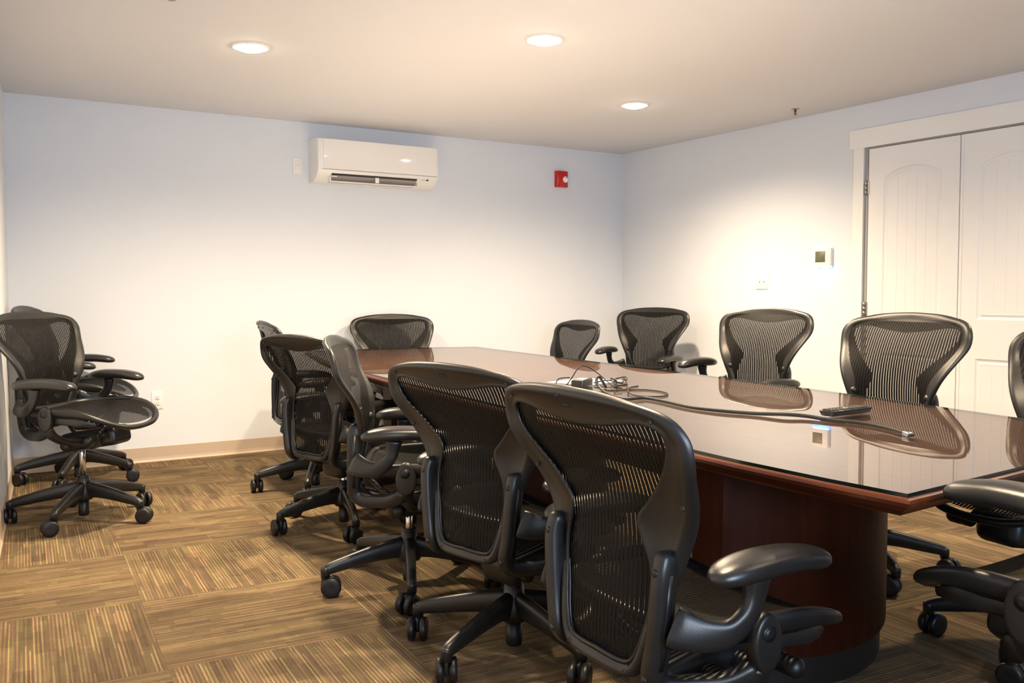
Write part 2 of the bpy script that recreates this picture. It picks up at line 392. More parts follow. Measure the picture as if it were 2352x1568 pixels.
d1, iv1 = door('door_1', 3.893, 3.258, '')
for zc in (1.81, 1.02, 0.24):
    m = MB(); m.lathe([(0.0075, -0.045), (0.0075, -0.016), (0.006, -0.0155), (0.006, -0.0145), (0.0075, -0.014), (0.0075, 0.014), (0.006, 0.0145), (0.006, 0.0155), (0.0075, 0.016), (0.0075, 0.045)], 12)
    m.box(0.004, 0.012, -0.02, 0.012, -0.044, 0.044)
    o = m.build('hinge', M_STEEL, d1); o.location = (-0.018, 3.905 - (3.893 + 3.258) / 2, zc)
d2, iv2 = door('door_2', 3.252, 2.617, '')
m = MB(); m.box(X(0.0125), X(0.002), 3.234, 3.251, 0.012, 2.058, 0, None)
o = m.build('door_astragal', M_DOOR, d2); o.location = (-XR, -(3.252 + 2.617) / 2, 0)
# casing: side leg, header and the recessed dark jamb line
m = MB(); m.box(X(0.020), X(0), 3.925, 4.005, 0, 2.078); structure(m.build('trim_1', M_TRIM))
m = MB(); m.box(X(0.024), X(0), 2.45, 4.035, 2.073, 2.195); structure(m.build('trim_2', M_TRIM))
m = MB(); m.box(X(0.020), X(0), 2.505, 2.585, 0, 2.078); structure(m.build('trim_3', M_TRIM))
m = MB(); m.box(X(0.004), X(0), 3.896, 3.925, 0, 2.078); m.box(X(0.004), X(0), 2.585, 2.615, 0, 2.078)
m.box(X(0.004), X(0), 2.615, 3.896, 2.056, 2.078)
structure(m.build('trim_4', simple('door_jamb', (0.34, 0.33, 0.31), 0.5)))
m = MB(); m.box(X(0.0065), X(0.0041), 2.617, 3.893, 2.0615, 2.0645); m.box(X(0.0065), X(0.0041), 3.8955, 3.8985, 0, 2.0645)
structure(m.build('trim_5', simple('door_gap_line', (0.12, 0.11, 0.10), 0.7)))  # thin dark strips drawn along the gaps round the doors

# ---------------------------------------------------------------- ceiling fittings
for i, (x, y) in enumerate(LIGHTS):
    r = empty('recessed_light', (x, y, H)); 
    m = MB(); n = 40
    rings = [[(rr * math.cos(2 * PI * k / n), rr * math.sin(2 * PI * k / n), z) for k in range(n)] for rr, z in [(0.078, 0), (0.097, 0), (0.097, -0.002), (0.090, -0.007), (0.080, -0.008), (0.078, -0.004)]]
    m.loft(rings, True, False, False, 0, True, None, True); m.build('trim_ring', M_WHITE, r)
    m = MB(); m.lathe([(0.079, -0.001), (0.079, -0.004), (0.066, -0.013), (0.045, -0.020), (0.022, -0.024), (0.001, -0.025)], 32); m.build('lamp_lens', M_BULB, r)
    tag(r, ['lit recessed ceiling light nearest the left wall, above the empty floor', 'lit recessed ceiling light nearest the viewer, above the table middle',
            'lit recessed ceiling light nearest the right far corner'][i], 'ceiling light', 'recessed ceiling lights')
def sprinkler(x, y, label):
    r = empty('fire_sprinkler', (x, y, H)); r.scale = (0.95, 0.95, 0.75)
    m = MB(); m.lathe([(0.001, 0), (0.030, 0), (0.030, -0.003), (0.017, -0.007), (0.001, -0.008)], 20); m.build('escutcheon', M_STEEL, r)
    m = MB(); m.lathe([(0.009, -0.006), (0.009, -0.022), (0.005, -0.024)], 10)
    for s_ in (-1, 1): m.sweep(smoothpath([(0.006 * s_, 0, -0.022), (0.011 * s_, 0, -0.032), (0.009 * s_, 0, -0.045), (0.001 * s_, 0, -0.052)], 3), (0.004, 0.005), 6, (0, 1, 0))
    m.build('sprinkler_body', M_BRASS, r)
    m = MB(); m.lathe([(0.001, -0.052), (0.014, -0.053), (0.017, -0.056), (0.001, -0.057)], 14); m.build('deflector', M_STEEL, r)
    m = MB(); m.lathe([(0.003, -0.024), (0.003, -0.050)], 8); m.build('glass_bulb', simple('red_liquid', (0.4, 0.03, 0.01), 0.2), r)
    tag(r, label, 'sprinkler')
sprinkler(4.90, 4.285, 'small bronze pendant fire sprinkler on the ceiling near the closet doors')
sprinkler(0.822, 3.955, 'fire sprinkler tip at the top photo edge, left of the lights')

# ---------------------------------------------------------------- wall fittings
def plate(name, label, cat, face, pos, w_, h_, build):
    """face 'b' back wall (local x right, z up, -y out) or 'r' right wall"""
    r = empty(name, pos, 0 if face == 'b' else -PI / 2)
    m = MB(); m.rbox((0, -0.003, 0), (w_, 0.006, h_), 0.0022, 2); m.build('cover_plate', M_WHITE, r)
    build(r); tag(r, label, cat); return r
def outlet_parts(r):
    for z in (0.0195, -0.0195):
        m = MB(); m.rbox((0, -0.007, z), (0.034, 0.005, 0.028), 0.002, 2)
        o = m.build('socket', M_WHITE, r)
        m = MB()
        for x in (-0.0065, 0.0065): m.box(x - 0.0013, x + 0.0013, -0.0102, -0.0092, z + 0.0005, z + 0.0085)
        m.lathe([(0.0026, 0), (0.0026, 0.001)], 10, 0, TR(0, -0.0092, z - 0.0075) @ RX(PI / 2))
        m.build('socket_slots', M_GAP, o)
    m = MB(); m.lathe([(0.003, 0), (0.002, 0.0015)], 10, 0, TR(0, -0.006, 0) @ RX(PI / 2)); m.build('screw', M_STEEL, r)
plate('wall_outlet', 'white double power outlet low on the back wall', 'outlet', 'b', (1.194, YB, 0.412), 0.071, 0.118, outlet_parts)
def rocker_parts(r):
    m = MB(); m.rbox((0, -0.0075, 0), (0.034, 0.005, 0.067), 0.0015, 2); m.build('rocker', M_WHITE, r)
    m = MB(); m.rbox((0.002, -0.0125, 0.004), (0.011, 0.009, 0.014), 0.002, 2); m.build('switch_lever', M_WHITE, r)
plate('wall_switch', 'white switch plate high on the wall beside the air conditioner', 'switch', 'b', (2.188, YB, 2.046), 0.071, 0.116, rocker_parts)
def double_parts(r):
    for x in (-0.022, 0.022):
        m = MB(); m.rbox((x, -0.009, 0.003), (0.009, 0.013, 0.018), 0.002, 2, 0); m.build('toggle', M_WHITE, r)
        m = MB(); m.box(x - 0.0075, x + 0.0075, -0.0066, -0.006, -0.013, 0.013); m.build('toggle_slot', simple('slot_shade', (0.5, 0.48, 0.45), 0.6), r)
plate('light_switch', 'white double toggle light switch on the right wall left of the thermostat', 'switch', 'r', (XR, 4.807, 1.214), 0.116, 0.122, double_parts)
# thermostat
r = empty('thermostat', (XR, 4.243, 1.372), -PI / 2)
m = MB(); m.rbox((0, -0.012, 0), (0.140, 0.024, 0.125), 0.006, 3); m.rbox((0, -0.002, 0), (0.150, 0.004, 0.134), 0.0015, 1); m.build('housing', M_WHITE, r)
m = MB(); m.rbox((-0.018, -0.0245, 0.002), (0.083, 0.002, 0.075), 0.0005, 1); m.build('display', M_LCD, r)
m = MB(); m.rbox((0, -0.011, -0.0665), (0.128, 0.020, 0.006), 0.002, 1); m.build('glow_bar', M_LED, r)
m = MB(); m.rbox((0.006, -0.0125, -0.067), (0.05, 0.021, 0.007), 0.002, 1); m.build('indicator_light', M_LEDC, r)
tag(r, 'white thermostat with grey screen and glowing blue underside on the right wall', 'thermostat')
# fire alarm
r = empty('fire_alarm', (4.492, YB, 2.096))
m = MB(); n = 10
rings = []
for z in (-0.0675, -0.062, 0.062, 0.0675):
    k_ = 0.85 if abs(z) > 0.065 else 1
    ring = [(0.0615 * math.cos(PI * k / n) * (1 if k_ == 1 else 0.97), -0.014 - 0.030 * math.sin(PI * k / n) ** 0.7 * k_, z) for k in range(n + 1)] + [(-0.0615, 0, z), (0.0615, 0, z)]
    rings.append(ring)
m.loft(rings); m.build('housing', M_RED, r, autosmooth=40)
m = MB(); m.lathe([(0.028, 0), (0.027, 0.010), (0.019, 0.018), (0.001, 0.021)], 20, 0, TR(0.021, -0.040, -0.004) @ RX(PI / 2)); m.build('strobe_lens', M_LENS, r)
m = MB(); m.lathe([(0.006, 0), (0.004, 0.012), (0.001, 0.014)], 10, 0, TR(0.021, -0.056, 0.010) @ RX(PI / 2)); m.build('flash_tube', simple('tube_grey', (0.3, 0.32, 0.3), 0.2), r)
tag(r, 'red fire alarm with clear strobe on the back wall near the corner', 'fire alarm')

# ---------------------------------------------------------------- air conditioner
AW = 0.955; ax0 = 2.268; r = empty('air_conditioner', (ax0 + AW / 2, YB, 1.925))
prof = [(0, 0.0), (0.05, -0.002), (0.10, 0.004), (0.155, 0.030), (0.186, 0.062), (0.196, 0.082), (0.199, 0.10), (0.199, 0.28), (0.192, 0.300), (0.175, 0.306), (0, 0.306)]
m = MB(); xs = [(-AW / 2, 0.93), (-AW / 2 + 0.004, 0.985), (-AW / 2 + 0.012, 1.0), (AW / 2 - 0.012, 1.0), (AW / 2 - 0.004, 0.985), (AW / 2, 0.93)]
rings = [[(x, -o * k, 0.15 + (z - 0.15) * (0.985 + 0.015 * k)) for o, z in prof] for x, k in xs]
m.loft(rings); m.build('casing', M_WHITE, r, autosmooth=35)
m = MB(); m.rbox((0.012, -0.2005, 0.195), (AW - 0.06, 0.008, 0.212), 0.003, 3); m.build('front_panel', simple('gloss_white', (0.83, 0.81, 0.78), 0.12, coat=0.5), r)
m = MB(); m.box(-AW / 2 + 0.03, AW / 2 - 0.01, -0.2, -0.1985, 0.0845, 0.0875)
m.build('panel_seam', simple('seam_grey', (0.35, 0.33, 0.31), 0.6), r)
sl = Vector((0, -0.155 + 0.100, 0.030 - 0.004)); 
# air outlet: dark opening on the sloping underside, louvre flap below it
m = MB(); m.add([(-0.37, -0.100, 0.0035), (0.305, -0.100, 0.0035), (0.305, -0.184, 0.056), (-0.37, -0.184, 0.056)], [(0, 1, 2, 3)], 0, False)
m.add([(-0.37, -0.150, 0.0262), (0.305, -0.150, 0.0262), (0.305, -0.187, 0.0615), (-0.37, -0.187, 0.0615)], [(0, 1, 2, 3)], 0, False)
m.build('outlet_cavity', M_GAP, r)
m = MB()
m.add([(-0.368, -0.138, 0.0145), (0.303, -0.138, 0.0145), (0.303, -0.176, 0.047), (-0.368, -0.176, 0.047), (-0.368, -0.134, 0.018), (0.303, -0.134, 0.018), (0.303, -0.172, 0.050), (-0.368, -0.172, 0.050)], [(0,1,2,3),(7,6,5,4),(0,4,5,1),(1,5,6,2),(2,6,7,3),(3,7,4,0)], 0, False)
m.build('vent_flap', M_SLOT, r)
m = MB(); m.rbox((-0.032, -0.158, 0.004), (0.700, 0.050, 0.006), 0.002, 2, 0, TR(0, 0, 0) )
for x in (-0.378, 0.312): m.rbox((x, -0.163, 0.020), (0.010, 0.035, 0.036), 0.003, 2)
m.rbox((-0.020, -0.183, 0.030), (0.030, 0.006, 0.040), 0.002, 2); m.rbox((-0.352, -0.183, 0.040), (0.045, 0.006, 0.010), 0.002, 2)
m.build('air_flap', M_WHITE, r)
m = MB(); m.rbox((0.387, -0.1905, 0.056), (0.016, 0.006, 0.010), 0.001, 1); m.rbox((0.352, -0.1895, 0.055), (0.030, 0.003, 0.0015), 0.0005, 1); m.build('sensor_window', M_DARK, r)
tag(r, 'white wall-mounted split air conditioner on the back wall', 'air conditioner')

# ---------------------------------------------------------------- conference table
GZ = 0.745      # top of the glass
left_e = [(1.520, 1.050), (1.512, 1.23), (1.512, 1.47), (1.524, 1.66), (1.560, 2.3), (1.620, 3.1), (1.70, 4.0), (1.80, 4.8), (1.93, 5.45), (2.03, 5.86)]
far_e = [(2.40, 5.86), (2.886, 5.80), (3.225, 5.70)]
right_e = [(3.17, 5.15), (3.117, 4.61), (3.045, 3.85), (2.992, 3.277), (2.905, 2.518), (2.845, 2.10), (2.790, 1.80), (2.735, 1.50), (2.665, 1.17)]
near_e = [(1.99, 1.09)]
gl = left_e + far_e + right_e + near_e
def inset(poly, d):
    n = len(poly); out = []
    A = sum(poly[i][0] * poly[(i + 1) % n][1] - poly[(i + 1) % n][0] * poly[i][1] for i in range(n)); sg = 1 if A > 0 else -1
    for i in range(n):
        p0, p1, p2 = Vector(poly[i - 1]), Vector(poly[i]), Vector(poly[(i + 1) % n])
        a = (p1 - p0).normalized(); b = (p2 - p1).normalized(); na = Vector((-a.y, a.x)) * sg; nb = Vector((-b.y, b.x)) * sg
        t = (na + nb); t.normalize(); k = d / max(t.dot(na), 0.4); out.append(tuple(p1 + t * k))
    return out
tcx, tcy = 2.35, 3.4
def ring_at(off, z): return [(x - tcx, y - tcy, z) for x, y in inset(gl, off)]
tbl = empty('conference_table', (tcx, tcy, 0))
m = MB(); m.loft([ring_at(-0.003, GZ - 0.0085), ring_at(-0.011, GZ - 0.010), ring_at(-0.0135, GZ - 0.016), ring_at(-0.010, GZ - 0.024), ring_at(0.0, GZ - 0.027),
                  ring_at(0.030, GZ - 0.048), ring_at(0.034, GZ - 0.053)], True, True, True, 0, False)
top_face = [i for i, f in enumerate(m.f) if len(f) > 4][0]; m.m[top_face] = 1
m.build('tabletop', [M_WOOD, M_CHERRY_LIFT], tbl)
ang = -0.02
def pedestal(cx, cy, flip, half=0.355):
    n = 22; M = TR(cx - tcx, cy - tcy, 0) @ RZ(ang + (PI if flip else 0))
    def ring(z, o):
        pts = []
        for k in range(n + 1):
            t = -1 + 2 * k / n; pts.append((t * (half - o), -0.135 * (1 - t * t) + o, z))
        pts += [(half - o, 0.125 - o, z), (-half + o, 0.125 - o, z)]
        return pts
    m = MB(); m.loft([ring(0.092, 0), ring(GZ - 0.053, 0)], True, True, True, 0, True, M)
    p = m.build('pedestal', M_PANEL, tbl, autosmooth=35)
    m = MB(); m.loft([ring(0.0, 0.012), ring(0.090, 0.012), ring(0.0921, 0.008)], True, True, True, 0, True, M)
    m.build('plinth', M_KICK, p, autosmooth=35)
pedestal(2.185, 1.83, False)
pedestal(2.62, 5.15, True)
pedestal(2.42, 3.5, False, 0.28)
m = MB(); m.box(-0.03, 0.03, -1.5, 1.6, 0.45, 0.66, 0, RZ(-0.1)); m.build('beam', M_PANEL, tbl)
tag(tbl, 'long dark cherry wood conference table with boat-shaped top on panel pedestals', 'table')
gp = empty('glass_tabletop', (tcx, tcy, 0))
m = MB(); m.loft([ring_at(0.0, GZ - 0.0082), ring_at(0.0, GZ)], True, True, True, 0, False)
me_idx = [i for i, f in enumerate(m.f) if len(f) == 4]
m.m = [1 if len(f) == 4 else 0 for f in m.f]
m.build('glass_sheet', [M_GLASS, M_EDGE], gp)
tag(gp, 'clear glass sheet with dark edges lying over the conference table top', 'glass top')

# ---------------------------------------------------------------- things on the table
def cable(name, pts, rad, mt, sub=6, n=10):
    m = MB(); P = smoothpath(pts, sub); m.sweep(P, (rad * 2, rad * 2), n, (0.3, 0.2, 1), round_ends=rad)
    return m
z0 = GZ + 0.0005
R1 = 0.0058
cp = [(2.216, 2.873, 0.006), (2.191, 2.86, 0.029), (2.149, 2.824, 0.051), (2.129, 2.815, 0.051), (2.116, 2.8, 0.036), (2.108, 2.77, 0.019), (2.08, 2.694, 0.006), (2.031, 2.572, 0.006), (2.022, 2.498, 0.006), (2.072, 2.5, 0.006), (2.101, 2.482, 0.006), (2.087, 2.374, 0.006), (2.052, 2.207, 0.006), (2.07, 2.08, 0.006), (2.111, 1.983, 0.006), (2.145, 1.903, 0.01), (2.182, 1.852, 0.008), (2.187, 1.777, 0.006), (2.207, 1.702, 0.006), (2.201, 1.625, 0.006), (2.177, 1.553, 0.006), (2.143, 1.492, 0.006)]
m = cable('', [(x, y, z0 + z) for x, y, z in cp], R1, M_DARK)
r = empty('video_cable', (2.2, 2.2, GZ))
mm = MB(); mm.v = [(a - 2.2, b - 2.2, c - GZ) for a, b, c in m.v]; mm.f = m.f; mm.m = m.m; mm.sm = m.sm
mm.build('cable_sleeve', simple('cable_black', (0.009, 0.009, 0.010), 0.5, spec=0.3), r)
m = MB(); m.rbox((0, 0, 0), (0.018, 0.030, 0.012), 0.003, 2, 0, TR(2.137 - 2.2, 1.480 - 2.2, 0.0068) @ RZ(-0.50)); m.build('connector', M_CHROME, r)
m = MB(); m.rbox((0, 0, 0), (0.013, 0.012, 0.006), 0.001, 1, 0, TR(2.1275 - 2.2, 1.463 - 2.2, 0.0064) @ RZ(-0.50)); m.build('plug_tip', M_DARK, r)
tag(r, 'thick black video cable with silver plug running along the glass', 'cable')
# remote
r = empty('remote_control', (2.352, 1.842, GZ + 0.0005), 0.05)
m = MB(); m.rbox((0, 0, 0.012), (0.205, 0.052, 0.018), 0.005, 3, 0, None, lambda c: setattr(c, 'y', c.y * (0.80 if c.z < 0 else 1.0)) or setattr(c, 'x', c.x * (0.93 if c.z < 0 else 1)))
m.build('remote_body', simple('remote_black', (0.014, 0.013, 0.012), 0.28), r)
random.seed(3)
m = MB()
for i in range(11):
    for j in range(3):
        if (i, j) == (5, 1): continue
        m.rbox((-0.088 + i * 0.0165, -0.014 + j * 0.014, 0.0225), (0.010, 0.008, 0.004), 0.001, 1)
m.build('remote_buttons', simple('button_grey', (0.06, 0.055, 0.05), 0.45), r)
m = MB(); m.lathe([(0.008, 0.019), (0.008, 0.0235), (0.006, 0.0245)], 14, 0, TR(-0.004, 0, 0)); m.build('select_button', M_STEEL, r)
tag(r, 'black remote control lying on the glass near the cable end', 'remote control')
# paper, adapter and cords
r = empty('paper_sheet', (2.42, 3.22, GZ), 0)
m = MB(); pts = [(2.165, 3.215), (2.235, 3.015), (2.480, 3.085), (2.425, 3.290)]
m.loft([[(x - 2.42, y - 3.22, 0.0006) for x, y in pts], [(x - 2.42, y - 3.22, 0.0012) for x, y in pts]], True, True, True, 0, False)
o = m.build('paper', M_PAPER, r); tag(r, 'pale sheet of paper under the adapter and cords on the table', 'paper')
r = empty('power_adapter', (2.175, 2.975, GZ + 0.0015), 0.62)
m = MB(); m.rbox((0, 0, 0.017), (0.125, 0.055, 0.032), 0.008, 3); m.build('adapter_body', simple('adapter_black', (0.02, 0.019, 0.018), 0.3), r)
m = MB(); m.box(-0.035, 0.03, -0.018, 0.018, 0.0331, 0.0334); m.build('rating_label', simple('label_grey', (0.55, 0.53, 0.48), 0.25), r)
tag(r, 'black laptop power adapter brick lying among cords on the table', 'power adapter')
def cord(name, pts, rad, label, cat='cable'):
    cx, cy = pts[0][0], pts[0][1]
    m = cable('', [(x - cx, y - cy, z + rad) for x, y, z in pts], rad, M_DARK)
    o = m.build(name, M_CABLE, None, (cx, cy, z0)); tag(o, label, cat); return o
cord('thin_cable', [(2.150, 2.86, 0.008), (2.169, 2.80, 0.0), (2.20, 2.775, 0), (2.245, 2.76, 0), (2.298, 2.734, 0), (2.312, 2.68, 0), (2.300, 2.62, 0), (2.276, 2.575, 0), (2.235, 2.535, 0), (2.19, 2.525, 0), (2.155, 2.545, 0), (2.14, 2.60, 0), (2.165, 2.67, 0.004), (2.215, 2.73, 0.008), (2.27, 2.80, 0.0), (2.32, 2.84, 0), (2.37, 2.86, 0)], 0.0026,
     'thin black cord in a long flat loop on the glass right of the adapter')
cord('looped_cable', [(2.13, 3.00, 0.036), (2.10, 3.03, 0.030), (2.08, 3.02, 0.008), (2.105, 3.00, 0.0), (2.13, 2.985, 0.034), (2.16, 2.99, 0.066), (2.21, 3.02, 0.078), (2.25, 3.01, 0.064), (2.265, 2.95, 0.030), (2.26, 2.88, 0.002), (2.235, 2.82, 0), (2.20, 2.80, 0.012), (2.215, 2.77, 0.008)], 0.0024,
     'thin black cord arching over the power adapter on the table')
cord('tangled_cable', [(2.30, 3.06, 0.0), (2.34, 3.02, 0.012), (2.39, 2.99, 0.0), (2.43, 3.03, 0.014), (2.47, 3.06, 0.0), (2.50, 3.10, 0.012), (2.46, 3.12, 0.004), (2.42, 3.06, 0.0), (2.37, 3.04, 0.018), (2.33, 2.95, 0.0), (2.36, 2.92, 0), (2.32, 2.88, 0.006), (2.28, 2.90, 0)], 0.003,
     'tangled short black cord on the paper edge behind the thick cable')

# ---------------------------------------------------------------- mesh-back swivel chairs
def interp(tab, t):
    if t <= tab[0][0]: return tab[0][1]
    for i in range(len(tab) - 1):
        a, b = tab[i], tab[i + 1]
        if t <= b[0]:
            p0 = tab[max(i - 1, 0)][1]; p1 = a[1]; p2 = b[1]; p3 = tab[min(i + 2, len(tab) - 1)][1]
            u = (t - a[0]) / (b[0] - a[0]); m1 = (p2 - p0) / 2; m2 = (p3 - p1) / 2
            return (2*u**3-3*u*u+1)*p1 + (u**3-2*u*u+u)*m1 + (-2*u**3+3*u*u)*p2 + (u**3-u*u)*m2
    return tab[-1][1]
# backrest outline, half (x, s)
OUT=[(0,0),(.085,.002),(.122,.016),(.148,.055),(.166,.12),(.183,.18),(.200,.235),(.220,.295),(.244,.36),(.262,.42),(.270,.465),(.264,.515),(.238,.558),(.185,.584),(.10,.598),(0,.603)]
INN=[(0,.043),(.068,.041),(.104,.048),(.124,.078),(.136,.130),(.140,.185),(.132,.240),(.102,.315),(.134,.362),(.176,.412),(.203,.452),(.216,.49),(.208,.524),(.160,.532),(.075,.515),(0,.507)]
PROF=[(0,-.203),(.1,-.201),(.2,-.194),(.3,-.190),(.4,-.203),(.5,-.240),(.6,-.296)]
ZP=[(0,.312),(.1,.412),(.2,.512),(.3,.612),(.4,.711),(.5,.804),(.6,.886),(.65,.925)]
CUR=[(0,.47),(.15,.92),(.3,.62),(.45,.0),(.6,.40)]
XS=[(0,.983),(.15,1.03),(.3,1.10),(.5,1.214),(.65,1.214)]
def back_pt(x,s,off=0.0):
    x=x*interp(XS,s); s=s*1.023
    y=interp(PROF,s)+interp(CUR,s)*x*x
    return (x,y-off,interp(ZP,s))
SEAT=[(0,-.170),(.10,-.168),(.175,-.156),(.228,-.120),(.256,-.06),(.272,.02),(.279,.12),(.266,.215),(.215,.290),(.12,.330),(0,.340)]
UPR=[(.190,-.176,.574),(.192,-.184,.545),(.187,-.187,.48),(.178,-.188,.40),(.166,-.188,.338),(.170,-.160,.310),(.192,-.110,.308),(.226,-.055,.316),(.250,-.010,.340)]
ARM=[((.218,-.182,.452),(.030,.080)),((.230,-.172,.448),(.032,.080)),((.254,-.135,.438),(.030,.066)),((.274,-.090,.442),(.030,.052)),((.283,-.055,.472),(.032,.044)),((.284,-.040,.505),(.034,.046)),((.284,-.035,.540),(.040,.060))]
def outline(tab, n=5):
    """closed loop of (x, s), right half up then left half down"""
    N = len(tab); h = []
    tx = [(k, tab[k][0]) for k in range(N)]; ts = [(k, tab[k][1]) for k in range(N)]
    for i in range((N - 1) * n + 1): h.append((interp(tx, i / n), interp(ts, i / n)))
    return h + [(-x, s) for x, s in h[-2:0:-1]]

def build_chair():
    root = empty('office_chair')
    # --- back frame: broad moulded shell with an hourglass opening
    O, I = outline(OUT), outline(INN); rings = []
    for (ox, os), (ix_, is_) in zip(O, I):
        W = math.hypot(ox - ix_, os - is_); ds = [0.0, 0.004, 0.013, 0.022, 0.031, W * 0.5 + 0.012, W - 0.010, W - 0.004, W]
        rear = [0.0, 0.009, 0.015, 0.012, 0.006, 0.006, 0.007, 0.010, 0.006]
        front = [-0.002, -0.007, -0.010, -0.0095, -0.007, 0.002, 0.002, 0.002, 0.003]
        ring = []
        for d, off in list(zip(ds, rear)) + list(zip(ds, front))[::-1]:
            t = d / W; ring.append(back_pt(ox + (ix_ - ox) * t, os + (is_ - os) * t, off))
        rings.append(ring)
    m = MB(); m.loft(rings, True, False, False, 0, True, None, True)
    for x, s_ in ((0.0, 0.585), (0.205, 0.545), (-0.205, 0.545), (0.225, 0.37), (-0.225, 0.37), (0.10, 0.022), (-0.10, 0.022)):
        x_, y_, z_ = back_pt(x, s_, 0.0135); m.lathe([(0.0055, 0.0), (0.0055, 0.003), (0.0035, 0.0045), (0.0032, 0.002), (0.001, 0.002)], 12, 1, TR(x_, y_ + 0.002, z_) @ RX(PI / 2 - 0.3))
    bf = m.build('back_frame', [M_PLASTIC, M_SCREW], root)
    m = MB(); ep = [back_pt(0.019 * math.cos(2 * PI * k / 28) / 1.2, 0.553 + 0.0065 * math.sin(2 * PI * k / 28), 0.0066) for k in range(28)]
    m.sweep(ep, (0.0012, 0.0012), 6, (0, 1, 0), loop=True)
    for k in range(6):
        x_, y_, z_ = back_pt((-0.0125 + 0.005 * k) / 1.2, 0.553, 0.0066); m.rbox((x_, y_, z_), (0.0026, 0.0016, 0.0045 if k % 2 else 0.003), 0.0005, 1)
    m.build('embossed_mark', M_PLASTIC, bf)
    # --- stretched mesh, in front of the shell
    m = MB(); K = 12; c0 = (0.0, 0.31)
    rings2 = []
    for r in range(K + 1):
        f = r / K; ring = []
        for ox, os in O:
            dx, dy = ox - c0[0], os - c0[1]; L = math.hypot(dx, dy); g = (L - 0.031) / L * f
            ring.append((c0[0] + dx * g, c0[1] + dy * g))
        rings2.append(ring)
    n = len(O); vs = []; k0 = 0
    for ring in rings2[1:]:
        for x, s_ in ring: vs.append(back_pt(x, s_, -0.003)); m.uv[len(vs) - 1] = (x * interp(XS, s_), s_)
    fs = []
    for i in range(K - 1):
        for k in range(n): l = (k + 1) % n; fs.append((i * n + k, i * n + l, (i + 1) * n + l, (i + 1) * n + k))
    vs.append(back_pt(*c0, -0.003)); m.uv[len(vs) - 1] = c0; ci = len(vs) - 1
    for k in range(n): fs.append((ci, (k + 1) % n, k))
    m.add(vs, fs); m.build('back_mesh', M_MESH, root)
    # --- seat
    SO = outline(SEAT)
    def seat_z(x, y):
        z = 0.420 + 0.030 * (abs(x) / 0.275) ** 2.4
        if y > 0.06: z -= 0.072 * ((y - 0.06) / 0.28) ** 2
        if y < -0.08: z += 0.022 * ((-0.08 - y) / 0.12) ** 2
        return z
    m = MB(); path = [(x, y, seat_z(x, y) - 0.008) for x, y in SO]
    nn = len(path); rings = []
    for k in range(nn):
        x, y, z = path[k]; L = math.hypot(x, y - 0.03); ux, uy = x / L, (y - 0.03) / L
        side = min(1, abs(ux) * 1.15) * max(0.0, min(1, 1 - (y - 0.10) / 0.17))
        sec = [(0.0, 0.004), (-0.004, 0.011), (-0.014, 0.014), (-0.026, 0.010), (-0.032, 0.002), (-0.030, -0.010), (-0.026, -0.011 - 0.022 * side), (-0.016, -0.012 - 0.026 * side), (-0.004, -0.008 - 0.010 * side), (0.0, -0.003)]
        rings.append([(x + ux * a, y + uy * a, z + b) for a, b in sec])
    m.loft(rings, True, False, False, 0, True, None, True); m.build('seat_frame', M_PLASTIC, root)
    m = MB(); vs = []; fs = []; K = 10; n = len(SO)
    for r in range(1, K + 1):
        f = r / K
        for x, y in SO:
            L = math.hypot(x, y - 0.03); g = (L - 0.024) / L * f; px, py = x * g, 0.03 + (y - 0.03) * g
            sag = 0.010 * (1 - f * f); vs.append((px, py, seat_z(px, py) - sag + 0.001)); m.uv[len(vs) - 1] = (px, py)
    for i in range(K - 1):
        for k in range(n): l = (k + 1) % n; fs.append((i * n + k, i * n + l, (i + 1) * n + l, (i + 1) * n + k))
    vs.append((0, 0.03, seat_z(0, 0.03) - 0.009)); ci = len(vs) - 1; m.uv[ci] = (0, 0.03)
    for k in range(n): fs.append((ci, (k + 1) % n, k))
    m.add(vs, fs); m.build('seat_mesh', M_MESH, root)
    # --- uprights, arms and seat pivots, both sides
    for s_ in (1, -1):
        def mir(p): return (p[0] * s_, p[1], p[2])
        P = smoothpath([mir(p) for p in UPR], 4)
        m = MB(); m.sweep(P, (0.040, 0.050), 16, (1, 0, 0), 3.2, round_ends=0.018)
        for x_, y_, z_ in ((0.191, -0.183, 0.552), (0.166, -0.188, 0.335)):
            m.lathe([(0.009, 0), (0.008, 0.003), (0.001, 0.005)], 12, 0, TR(s_ * x_, y_ - 0.023, z_) @ RX(PI / 2))
        u = m.build('back_upright', M_PLASTIC, root)
        m = MB(); m.sweep([(s_ * 0.2115, -0.182, 0.550), (s_ * 0.208, -0.187, 0.48), (s_ * 0.198, -0.188, 0.40), (s_ * 0.188, -0.188, 0.355)], (0.004, 0.014), 8, (1, 0, 0), 4); m.build('height_slot', M_DARK, u)
        P = smoothpath([mir(p) for p, d in ARM], 4); D = []
        for i in range(len(P)):
            t = i / 4; k = min(int(t), len(ARM) - 2); f = t - k; a, b = ARM[k][1], ARM[k + 1][1]; D.append((a[0] + (b[0] - a[0]) * f, a[1] + (b[1] - a[1]) * f))
        m = MB(); m.sweep(P, D, 16, (1, 0, 0), 2.8, round_ends=0.004); arm = m.build('armrest', M_PLASTIC, root)
        m = MB(); rings = []; NP = 22; L0, L1 = -0.152, 0.168
        for i in range(NP + 1):
            t = i / NP; th = PI * t; y = (L0 + L1) / 2 - (L1 - L0) / 2 * math.cos(th)
            q = (y - L0) / (L1 - L0); e = max(0.0, 1 - abs(2 * q - 1) ** (3.4 if q < 0.5 else 7.0)) ** 0.5
            w_ = (0.104 - 0.020 * q) * (0.02 + 0.98 * e); h_ = (0.062 - 0.012 * q + 0.010 * max(0, q - 0.8)) * (0.02 + 0.98 * e)
            cx = s_ * (0.288 - 0.014 * q); cz = 0.556 + 0.010 * math.sin(PI * q) - 0.018 * max(0, q - 0.65)
